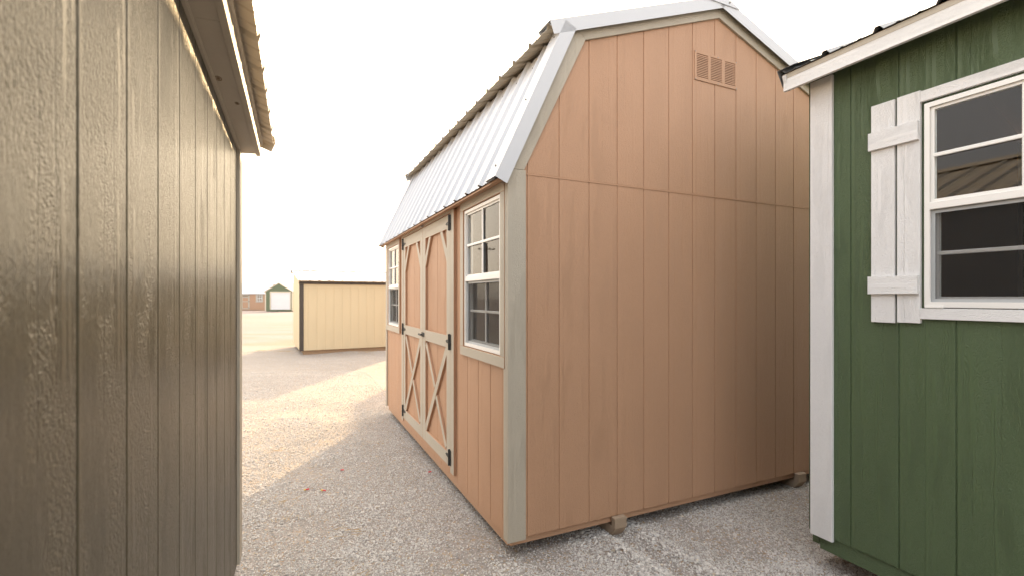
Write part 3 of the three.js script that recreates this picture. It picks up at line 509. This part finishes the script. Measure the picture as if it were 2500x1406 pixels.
  run(prism(t, 'ridge_cap', thicken([[A / 2 - 0.15, r[1] - 0.035], [A / 2, r[1] + 0.032], [A / 2 + 0.15, r[1] - 0.035]], 0.0016), -L - .02, 0.09, M.tanMetal));
}

/* ------------------------------------------------------------------ yellow lean-to shed across the drive */
{
  const t = thing('yellow_shed', 'pale yellow lean-to shed with dark bronze trim and white metal roof', 'shed', -5.255, -11.72, 28.3);
  const L = 3.05, D = 2.44, TOP = 1.80, BK = 2.15, W0 = 0.105;
  const ft = () => TOP, fF = FRONT(-0.015);
  const fw = wallSheet(t, 'front_wall', fF, rect(0.015, L - .015, W0 + .006, TOP), [], -0.02, -0.0045, M.yellow);
  siding(fw, fF, 0.015, L - .015, W0, ft, [], 0.20, [], M.yellow, 0.010);
  const st = (b) => TOP + (BK - TOP) * b / D;
  for (const fr of [LEFT(0.015), RIGHT(L - .015)]) { const w = wallSheet(t, 'side_wall', fr, [[.015, W0 + .006], [D - .015, W0 + .006], [D - .015, st(D)], [.015, st(0)]], [], -0.02, -0.0045, M.yellow); siding(w, fr, .015, D - .015, W0, st, [], 0.2, [], M.yellow, 0.010); }
  wallSheet(t, 'back_wall', BACK(-D + .015), rect(.015, L - .015, W0, BK), [], -0.02, 0, M.yellow);
  board(t, 'corner_board', FRONT(0), 0, 0.10, W0 - .005, TOP - .052, -0.0148, 0, M.bronze); board(t, 'corner_board', FRONT(0), L - .10, L, W0 - .005, TOP - .052, -0.0148, 0, M.bronze);
  board(t, 'fascia_board', FRONT(0.012), -0.01, L + .01, TOP - .050, TOP + .010, -0.020, 0, M.bronze);
  board(t, 'rim_board', FRONT(-0.06), 0.10, L - 0.06, -0.02, W0 + .004, -0.04, 0, M.paleWood); board(t, 'rim_board', LEFT(0.10), 0.101, D - .06, -0.02, W0 + .004, -0.04, 0, M.paleWood); board(t, 'rim_board', RIGHT(L - .06), 0.101, D - .06, -0.02, W0 + .004, -0.04, 0, M.paleWood);
  // lean-to roof rises to the back: sheets run front to back
  const rise = (BK - TOP) / D, len = D + 0.22, ang = Math.atan(rise);
  const cnt = 4, w = (L + 0.06) / cnt;
  prism(t, 'roof_deck', [[-0.01, 0], [L + .01, 0], [L + .01, 0.02], [-0.01, 0.02]], 0, 0.01, M.yellow).visible = true;
  t.children.pop();
  const slopeM = new THREE.Matrix4().makeTranslation(0, TOP + 0.012, 0.07).multiply(new THREE.Matrix4().makeRotationX(ang));
  { const g = new THREE.BoxGeometry(L + 0.02, 0.02, len - 0.05); setUV(g, 'h', [0, 0]); g.translate(L / 2, 0.0125, -len / 2 + 0.01); g.applyMatrix4(slopeM); mesh(t, 'roof_deck', g, M.yellow); }
  for (let i = 0; i < cnt; i++) {
    const g = new THREE.ExtrudeGeometry(new THREE.Shape(sheetProfile(w - .001, 0.03).map(([x, h]) => new THREE.Vector2(x, h))), { depth: len + 0.03, bevelEnabled: false });
    g.translate(-0.03 + i * w, 0.026, -len); g.applyMatrix4(slopeM); g.clearGroups(); mesh(t, 'roof_panel', g, M.whiteMetal);
  }
  { const top = new THREE.BoxGeometry(L + 0.10, 0.0025, 0.17), bk = new THREE.BoxGeometry(L + 0.10, 0.12, 0.0025); top.translate(L / 2, 0.0475, -len + 0.075); bk.translate(L / 2, -0.012, -len - 0.0115); const g = mergeGeometries([top, bk]); g.applyMatrix4(slopeM); mesh(t, 'ridge_cap', g, M.whiteMetal); }
  for (let k = 1; k < 13; k++) for (const z of [-0.05, -1.2, -2.3]) { const p = new THREE.Vector3(-0.03 + k * .2286 + 0.07, 0.028, z).applyMatrix4(slopeM); screw(t, p.toArray(), [0, 1, rise]); }
}

/* ------------------------------------------------------------------ far sheds beyond the yard */
{
  const Z = 48.4, cx = (680 - 1250) / F * Z;
  const t = thing('garage_shed', 'small green gabled garage with a white roll-up door, far across the yard', 'shed', cx, -Z, 3);
  const h = 1.37, E = 2.02, P = 2.86, prof = (u) => P - Math.abs(u) * (P - E) / h, fF = FRONT(0);
  const poly = [[-h, 0.12], [h, 0.12], [h, E], [0, P], [-h, E]], dr = [-0.80, 1.10, 0.20, 1.93];
  const fw = wallSheet(t, 'front_wall', fF, poly, [dr], -0.03, -0.004, M.farGreen);
  siding(fw, fF, -h, h, 0.11, prof, [0], 0, [dr], M.farGreen, 0.008);
  for (const fr of [LEFT(-h + 0.001), RIGHT(h - 0.001)]) wallSheet(t, 'side_wall', fr, rect(0.031, 6.0, 0.12, E), [], -0.03, 0, M.farGreen);
  wallSheet(t, 'back_wall', BACK(-6.0), poly, [], -0.03, 0, M.farGreen);
  const rd = wallSheet(t, 'roll_up_door', fF, rect(dr[0], dr[1], dr[2], dr[3]), [], -0.06, -0.04, M.white);
  for (let k = 0; k < 11; k++) board(rd, 'door_slat', fF, dr[0] + .02, dr[1] - .02, dr[2] + .02 + k * .155, dr[2] + .02 + k * .155 + .145, -0.039, -0.022, M.white, { bevel: 0.006 });
  board(t, 'door_trim', fF, dr[0] - .09, dr[0], dr[2], dr[3], 0.0005, 0.02, M.cream); board(t, 'door_trim', fF, dr[1], dr[1] + .09, dr[2], dr[3], 0.0005, 0.02, M.cream); board(t, 'door_trim', fF, dr[0] - .09, dr[1] + .09, dr[3], dr[3] + .10, 0.0005, 0.02, M.cream);
  board(t, 'corner_board', fF, -h - .012, -h + .09, 0.11, E - .03, 0.0005, 0.02, M.cream); board(t, 'corner_board', fF, h - .09, h + .012, 0.11, E - .03, 0.0005, 0.02, M.cream);
  bar(t, 'rake_board', fF, [-h - .12, E - .05], [0, P + .03], 0.10, 0.0006, 0.06, M.cream); bar(t, 'rake_board', fF, [h + .12, E - .05], [0, P + .03], 0.10, 0.0006, 0.0595, M.cream);
  metalSlope(t, 'roof_panel', [-h - .14, E - .02], [0, P + .09], -0.08, 6.1, M.whiteMetal); metalSlope(t, 'roof_panel', [h + .14, E - .02], [0, P + .09], -0.08, 6.1, M.whiteMetal);
  board(t, 'rim_board', FRONT(-0.05), -h + .1, h - .1, 0.02, 0.115, -0.04, 0, M.farGreen); for (const a of [-0.8, 0.05, 0.9]) prism(t, 'skid', rect(a - .05, a + .05, -0.05, 0.018), 0.02, 5.9, M.skidWood, 'h');
}
{
  const Z = 52.5, x1 = (648 - 1250) / F * Z;
  const t = thing('cabin_shed', 'long tan side-door shed with white metal roof, beside the far green garage', 'shed', x1, -Z, 2);
  const L = 6.1, E = 1.84, R = 3.0, fF = FRONT(0), dr = [-2.62, -1.83, 0.16, 1.80], wn = [-0.98, -0.40, 0.98, 1.74];
  const fw = wallSheet(t, 'front_wall', fF, rect(-L, 0, 0.10, E), [dr, wn], -0.03, -0.004, M.farTan);
  siding(fw, fF, -L, 0, 0.09, () => E, [], 0, [dr, wn], M.farTan, 0.008);
  wallSheet(t, 'side_wall', RIGHT(-0.001), [[0.03, .1], [3.6, .1], [3.6, E], [1.8, R - .1], [0.03, E]], [], -0.03, 0, M.farTan); wallSheet(t, 'side_wall', LEFT(-L + .001), [[0.03, .1], [3.6, .1], [3.6, E], [1.8, R - .1], [0.03, E]], [], -0.03, 0, M.farTan); wallSheet(t, 'back_wall', BACK(-3.6), rect(-L, 0, .1, E), [], -0.03, 0, M.farTan);
  const d = wallSheet(t, 'door', fF, rect(dr[0], dr[1], dr[2], dr[3]), [[dr[0] + .13, dr[1] - .13, 1.52, 1.68]], -0.03, -0.008, M.farTan);
  for (const r of [[dr[0], dr[0] + .1, dr[2], dr[3]], [dr[1] - .1, dr[1], dr[2], dr[3]], [dr[0] + .1, dr[1] - .1, 1.69, dr[3]], [dr[0] + .1, dr[1] - .1, 1.40, 1.51], [dr[0] + .1, dr[1] - .1, 0.94, 1.03], [dr[0] + .1, dr[1] - .1, dr[2], 0.26]]) board(d, 'rail', fF, ...r, -0.0075, 0.012, M.tanTrim);
  for (let k = 0; k < 5; k++) board(d, 'pane', fF, dr[0] + .135 + k * .106, dr[0] + .225 + k * .106, 1.525, 1.675, -0.024, -0.020, M.glass, { bevel: 0 });
  board(t, 'door_trim', fF, dr[0] - .07, dr[0], dr[2], dr[3], 0.0005, 0.02, M.tanTrim); board(t, 'door_trim', fF, dr[1], dr[1] + .07, dr[2], dr[3], 0.0005, 0.02, M.tanTrim);
  for (const y of [0.3, 0.98, 1.70]) board(d, 'hinge', fF, dr[1] - .06, dr[1] + .06, y - .03, y + .03, 0.021, 0.03, M.black);
  const w = piece(t, 'window', fF, rect(wn[0] + .01, wn[1] - .01, wn[2] + .01, wn[3] - .01), -0.02, 0.006, M.vinyl, { holes: [rect(wn[0] + .05, wn[1] - .05, wn[2] + .05, 1.33), rect(wn[0] + .05, wn[1] - .05, 1.39, wn[3] - .04)] });
  const um = (wn[0] + wn[1]) / 2;
  for (const [a, b] of [[wn[2] + .05, 1.33], [1.39, wn[3] - .04]]) { board(w, 'pane', fF, wn[0] + .045, wn[1] - .045, a, b, -0.016, -0.012, M.glass, { bevel: 0 }); board(w, 'muntin', fF, um - .018, um + .018, a, b, -0.011, 0.002, M.vinyl); board(w, 'muntin', fF, wn[0] + .05, wn[1] - .05, (a + b) / 2 - .016, (a + b) / 2 + .016, -0.0105, 0.001, M.vinyl); }
  for (const r of [[wn[0] - .12, wn[0], wn[2] - .08, wn[3]], [wn[1], wn[1] + .12, wn[2] - .08, wn[3]], [wn[0], wn[1], wn[2] - .08, wn[2]], [wn[0] - .12, wn[1] + .12, wn[3], wn[3] + .07]]) board(t, 'window_trim', fF, ...r, 0.0005, 0.02, M.tanTrim);
  board(t, 'corner_board', fF, -0.10, 0.012, 0.09, E - .02, 0.0005, 0.02, M.tanTrim);
  const slope = (z0, z1, y0, y1, nm) => { const len = Math.hypot(z1 - z0, y1 - y0), ang = Math.atan2(y1 - y0, z1 - z0), cnt = 7, ww = (L + .2) / cnt; for (let i = 0; i < cnt; i++) { const g = new THREE.ExtrudeGeometry(new THREE.Shape(sheetProfile(ww - .001, .03).map(([x, h]) => new THREE.Vector2(x, h))), { depth: len, bevelEnabled: false }); g.translate(-L - .1 + i * ww, 0, -len); g.rotateX(ang); g.translate(0, y0, -z0); g.clearGroups(); mesh(t, nm, g, M.whiteMetal); } };
  slope(-0.15, 1.8, E - .02, R, 'roof_panel');
  { const g = new THREE.BoxGeometry(L + .2, 0.02, Math.hypot(1.95, R - E)); setUV(g, 'h', [0, 0]); g.rotateX(-Math.atan2(R - E, 1.95)); g.translate(-L / 2, (R + E) / 2 - .01, -2.775); mesh(t, 'roof_panel', g, M.whiteMetal); }
  board(t, 'rim_board', FRONT(-0.06), -L + .06, -0.06, -0.04, 0.10, -0.04, 0, M.farTan);
}
// a plain shed of the same row standing behind the barn; the yard shows only its shadow
{
  const t = thing('row_shed', 'plain gabled tan shed standing in the row behind the barn', 'shed', 0.27, -9.18, TH);
  const W = 3.05, D = 3.66, E = 1.76, P = 2.75, poly = [[0, 0.1], [W, 0.1], [W, E], [W / 2, P], [0, E]], prof = (u) => u < W / 2 ? E + u * (P - E) / (W / 2) : E + (W - u) * (P - E) / (W / 2);
  const fw = wallSheet(t, 'gable_wall', FRONT(0), poly, [], -0.02, -0.0045, M.farTan); siding(fw, FRONT(0), 0, W, 0.1, prof, [W / 2], 0.1, [], M.farTan);
  wallSheet(t, 'gable_wall', BACK(-D), poly, [], -0.02, 0, M.farTan); wallSheet(t, 'side_wall', LEFT(0), rect(0.021, D - .021, .1, E), [], -0.02, 0, M.farTan); wallSheet(t, 'side_wall', RIGHT(W), rect(0.021, D - .021, .1, E), [], -0.02, 0, M.farTan);
  metalSlope(t, 'roof_panel', [-0.06, E - .02], [W / 2, P + .03], -0.05, D + .05, M.whiteMetal); metalSlope(t, 'roof_panel', [W + .06, E - .02], [W / 2, P + .03], -0.05, D + .05, M.whiteMetal);
  for (const a of [0.6, W - 0.6]) prism(t, 'skid', rect(a - .05, a + .05, -0.03, 0.099), 0.02, D - .02, M.skidWood, 'h');
}

// unseen lean-to added to block light: darkens the gap and green shed's end-wall foot
{
  const p = barnPt(3.30, 0.25), t = thing('added_blocker_shed', 'unseen taupe lean-to added to block light between the barn and the green shed', 'shed', p[0], -p[1], TH);
  const W = 2.6, D = 3.0, HF = 2.42, HB = 2.25, st = (b) => HF + (HB - HF) * b / D;
  wallSheet(t, 'front_wall', FRONT(0), rect(0, W, 0.1, HF), [], -0.02, 0, M.taupe); wallSheet(t, 'back_wall', BACK(-D), rect(0, W, 0.1, HB), [], -0.02, 0, M.taupe);
  for (const fr of [LEFT(0), RIGHT(W)]) wallSheet(t, 'side_wall', fr, [[.021, .1], [D - .021, .1], [D - .021, st(D)], [.021, st(0)]], [], -0.02, 0, M.taupe);
  const g = new THREE.BoxGeometry(W + .1, 0.03, Math.hypot(D, HF - HB) + .1); setUV(g, 'h', [0, 0]); g.rotateX(Math.atan2(HB - HF, D)); g.translate(W / 2, (HF + HB) / 2 + .018, -D / 2); mesh(t, 'roof_panel', g, M.whiteMetal);
  for (const a of [0.5, W - 0.5]) prism(t, 'skid', rect(a - .05, a + .05, -0.03, 0.099), 0.02, D - .02, M.skidWood, 'h');
}

/* ------------------------------------------------------------------ utility pole, seen mirrored in the barn's window */
{
  const t = thing('utility_pole', 'wooden utility pole with one crossarm, mirrored in the barn window', 'utility pole', -43.9, -44.0, 45);
  const pg = new THREE.CylinderGeometry(0.16, 0.21, 8.6, 12); pg.translate(0, 4.25, 0); mesh(t, 'pole', pg, M.poleWood);
  const ag = new THREE.BoxGeometry(2.2, 0.13, 0.11); ag.translate(0, 7.75, 0.17); mesh(t, 'crossarm', ag, M.poleWood);
  for (const s of [-1, 1]) { const b = new THREE.BoxGeometry(0.9, 0.04, 0.02); b.rotateZ(s * 0.75); b.translate(s * 0.33, 7.42, 0.15); mesh(t, 'arm_brace', b, M.steel); }
  for (const x of [-1.0, -0.45, 0.98]) { const g = new THREE.LatheGeometry([[0.0, 0], [0.05, 0], [0.05, 0.05], [0.03, 0.08], [0.055, 0.13], [0.04, 0.2], [0, 0.22]].map(p => new THREE.Vector2(...p)), 8); g.translate(x, 7.815, 0.17); mesh(t, 'insulator', g, M.steel); }
}

/* ------------------------------------------------------------------ loose gravel, straw, scraps */
{
  const shapes = [0, 1, 2, 3].map(s => {
    let g = new THREE.IcosahedronGeometry(1, 1); g.deleteAttribute('normal'); g.deleteAttribute('uv'); g = mergeVertices(g); const p = g.attributes.position, v = new THREE.Vector3();
    for (let i = 0; i < p.count; i++) { v.fromBufferAttribute(p, i); const k = 0.78 + 0.34 * n3(v.x * 1.3 + s * 9, v.y * 1.3, v.z * 1.3) + 0.14 * n3(v.x * 3 + s * 5, v.y * 3, v.z * 3); p.setXYZ(i, v.x * k, v.y * k * 0.62, v.z * k * (0.75 + s * .06)); }
    g = g.toNonIndexed(); g.computeVertexNormals(); return g;
  });
  const stoneMat = new THREE.MeshStandardMaterial({ color: rgb(1, 1, 1), roughness: 0.93 });
  const r = rng(2024), lists = shapes.map(() => []), A0 = barnPt(0, 0);
  const inBarn = (x, Z) => { const dx = x - BARN[0], dz = Z - BARN[1], a = dx * dR[0] + dz * dR[1], b = dx * dL[0] + dz * dL[1]; return a > 0.25 && b > 0.3; };
  for (let i = 0; i < 330000; i++) {
    const Z = 1.45 * Math.pow(9.2 / 1.45, Math.pow(r(), 0.92)), x = Z * (-0.60 + r() * 1.5) ; if (inBarn(x, Z)) continue;
    const clump = n2(x * 1.3 + 3, Z * 1.3) * .6 + n2b(x * 3.7, Z * 3.7) * .4, dusty = smooth(0.15, 0.75, n2(x * 0.9 - 6, Z * 0.9 + 2));
    if (r() < dusty * 0.75) continue;
    const e = r(); let s = 0.0028 + 0.0046 * e * e + (clump > 0.15 ? 0.0016 * r() : 0); if (r() < 0.006 * (1 + clump)) s = 0.008 + 0.007 * r();
    const [d] = segDist(x, Z, rutA, rutB); if (Math.abs(d - .13) < .07 && r() < .25) s *= 1.7;
    lists[i % 4].push([x, height(x, Z) + s * (0.12 + .25 * r()), -Z, s, r(), r(), r()]);
  }
  const d = new THREE.Object3D(), c = new THREE.Color();
  lists.forEach((L, k) => {
    const im = new THREE.InstancedMesh(shapes[k], stoneMat, L.length); im.name = numbered('gravel'); im.castShadow = im.receiveShadow = true;
    L.forEach(([x, y, z, s, a, b, e], i) => { d.position.set(x, y, z); d.rotation.set((a - .5) * .9, b * 6.28, (e - .5) * .9); d.scale.setScalar(s); d.updateMatrix(); im.setMatrixAt(i, d.matrix); const v = 0.43 + 0.24 * a; if (b > 0.975) c.setRGB(v * 1.0, v * .85, v * .66); else if (b > .93) c.setRGB(v * .82, v * .80, v * .78); else c.setRGB(v, v * .935, v * .86); im.setColorAt(i, c); });
    im.userData = { kind: 'stuff', label: 'loose crushed limestone stones on the yard', category: 'gravel' }; scene.add(im);
  });
  // dry straw and grass bits
  const sg = new THREE.BoxGeometry(1, 0.0012, 0.0018), Q = [], patch = [[-0.72, 2.45], [-1.0, 2.9], [-1.6, 3.3], [-2.2, 4.4], [-1.3, 4.6], [-.5, 2.15], [-0.35, 2.35], [-1.45, 3.05]];
  for (const [x, Z] of patch) for (let i = 0; i < 11; i++) { const a = r() * 6.28, q = r() * .09; Q.push([x + Math.cos(a) * q * 1.8, Z + Math.sin(a) * q, 0.02 + 0.05 * r(), r() * .9 - .45 + (x * 3)]); }
  for (let i = 0; i < 900; i++) { const x = -9 + r() * 8, Z = 12.25 - 0.02 * x + (r() - .5) * .5; if (n2(x * 1.2, 3) > -0.1) Q.push([x, Z, 0.04 + .10 * r(), r() * 6.28]); }
  const im = new THREE.InstancedMesh(sg, new THREE.MeshStandardMaterial({ color: rgb(0.50, 0.34, 0.15), roughness: 0.9 }), Q.length); im.name = 'straw'; im.castShadow = im.receiveShadow = true;
  Q.forEach(([x, Z, l, a], i) => { d.position.set(x, height(x, Z) + 0.009 + .006 * r(), -Z); d.rotation.set((r() - .5) * .3, a, (r() - .5) * .35); d.scale.set(l, 1, 1); d.updateMatrix(); im.setMatrixAt(i, d.matrix); });
  im.userData = { kind: 'stuff', label: 'dry straw bits scattered on the gravel', category: 'straw' }; scene.add(im);
  // spent red and yellow paper tubes
  const tube = (px, py, turn, label, two) => {
    const Z = EYE * F / (py - HORIZON), x = (px - 1250) / F * Z, t = thing('paper_tube', label, 'litter', x, -Z, turn, 'spent paper tubes on the gravel'); t.position.y = height(x, Z) + 0.013;
    const g = new THREE.CylinderGeometry(0.0048, 0.0048, 0.024, 10); g.rotateZ(Math.PI / 2); mesh(t, 'tube', g, M.red);
    if (two) { const c2 = new THREE.CylinderGeometry(0.0061, 0.0061, 0.012, 10); c2.rotateZ(Math.PI / 2); c2.translate(-0.0185, 0, 0); mesh(t, 'band', c2, M.gold); }
  };
  tube(750, 1195, 25, 'spent red paper tube with a yellow end and straw beside it', true); tube(791, 1198, -15, 'short red paper tube with a yellow end lying crosswise', true); tube(835, 1148, 5, 'small plain red paper scrap alone on the gravel', false); tube(1049, 1155, 30, 'plain red paper scrap near the barn door', false);
}

scene.fog = new THREE.FogExp2(new THREE.Color().setRGB(1.0, 0.97, 0.93), 0.0009);
scene.traverse(o => { if (o.isMesh) { o.castShadow = true; o.receiveShadow = true; } });
renderer.render(scene, camera);
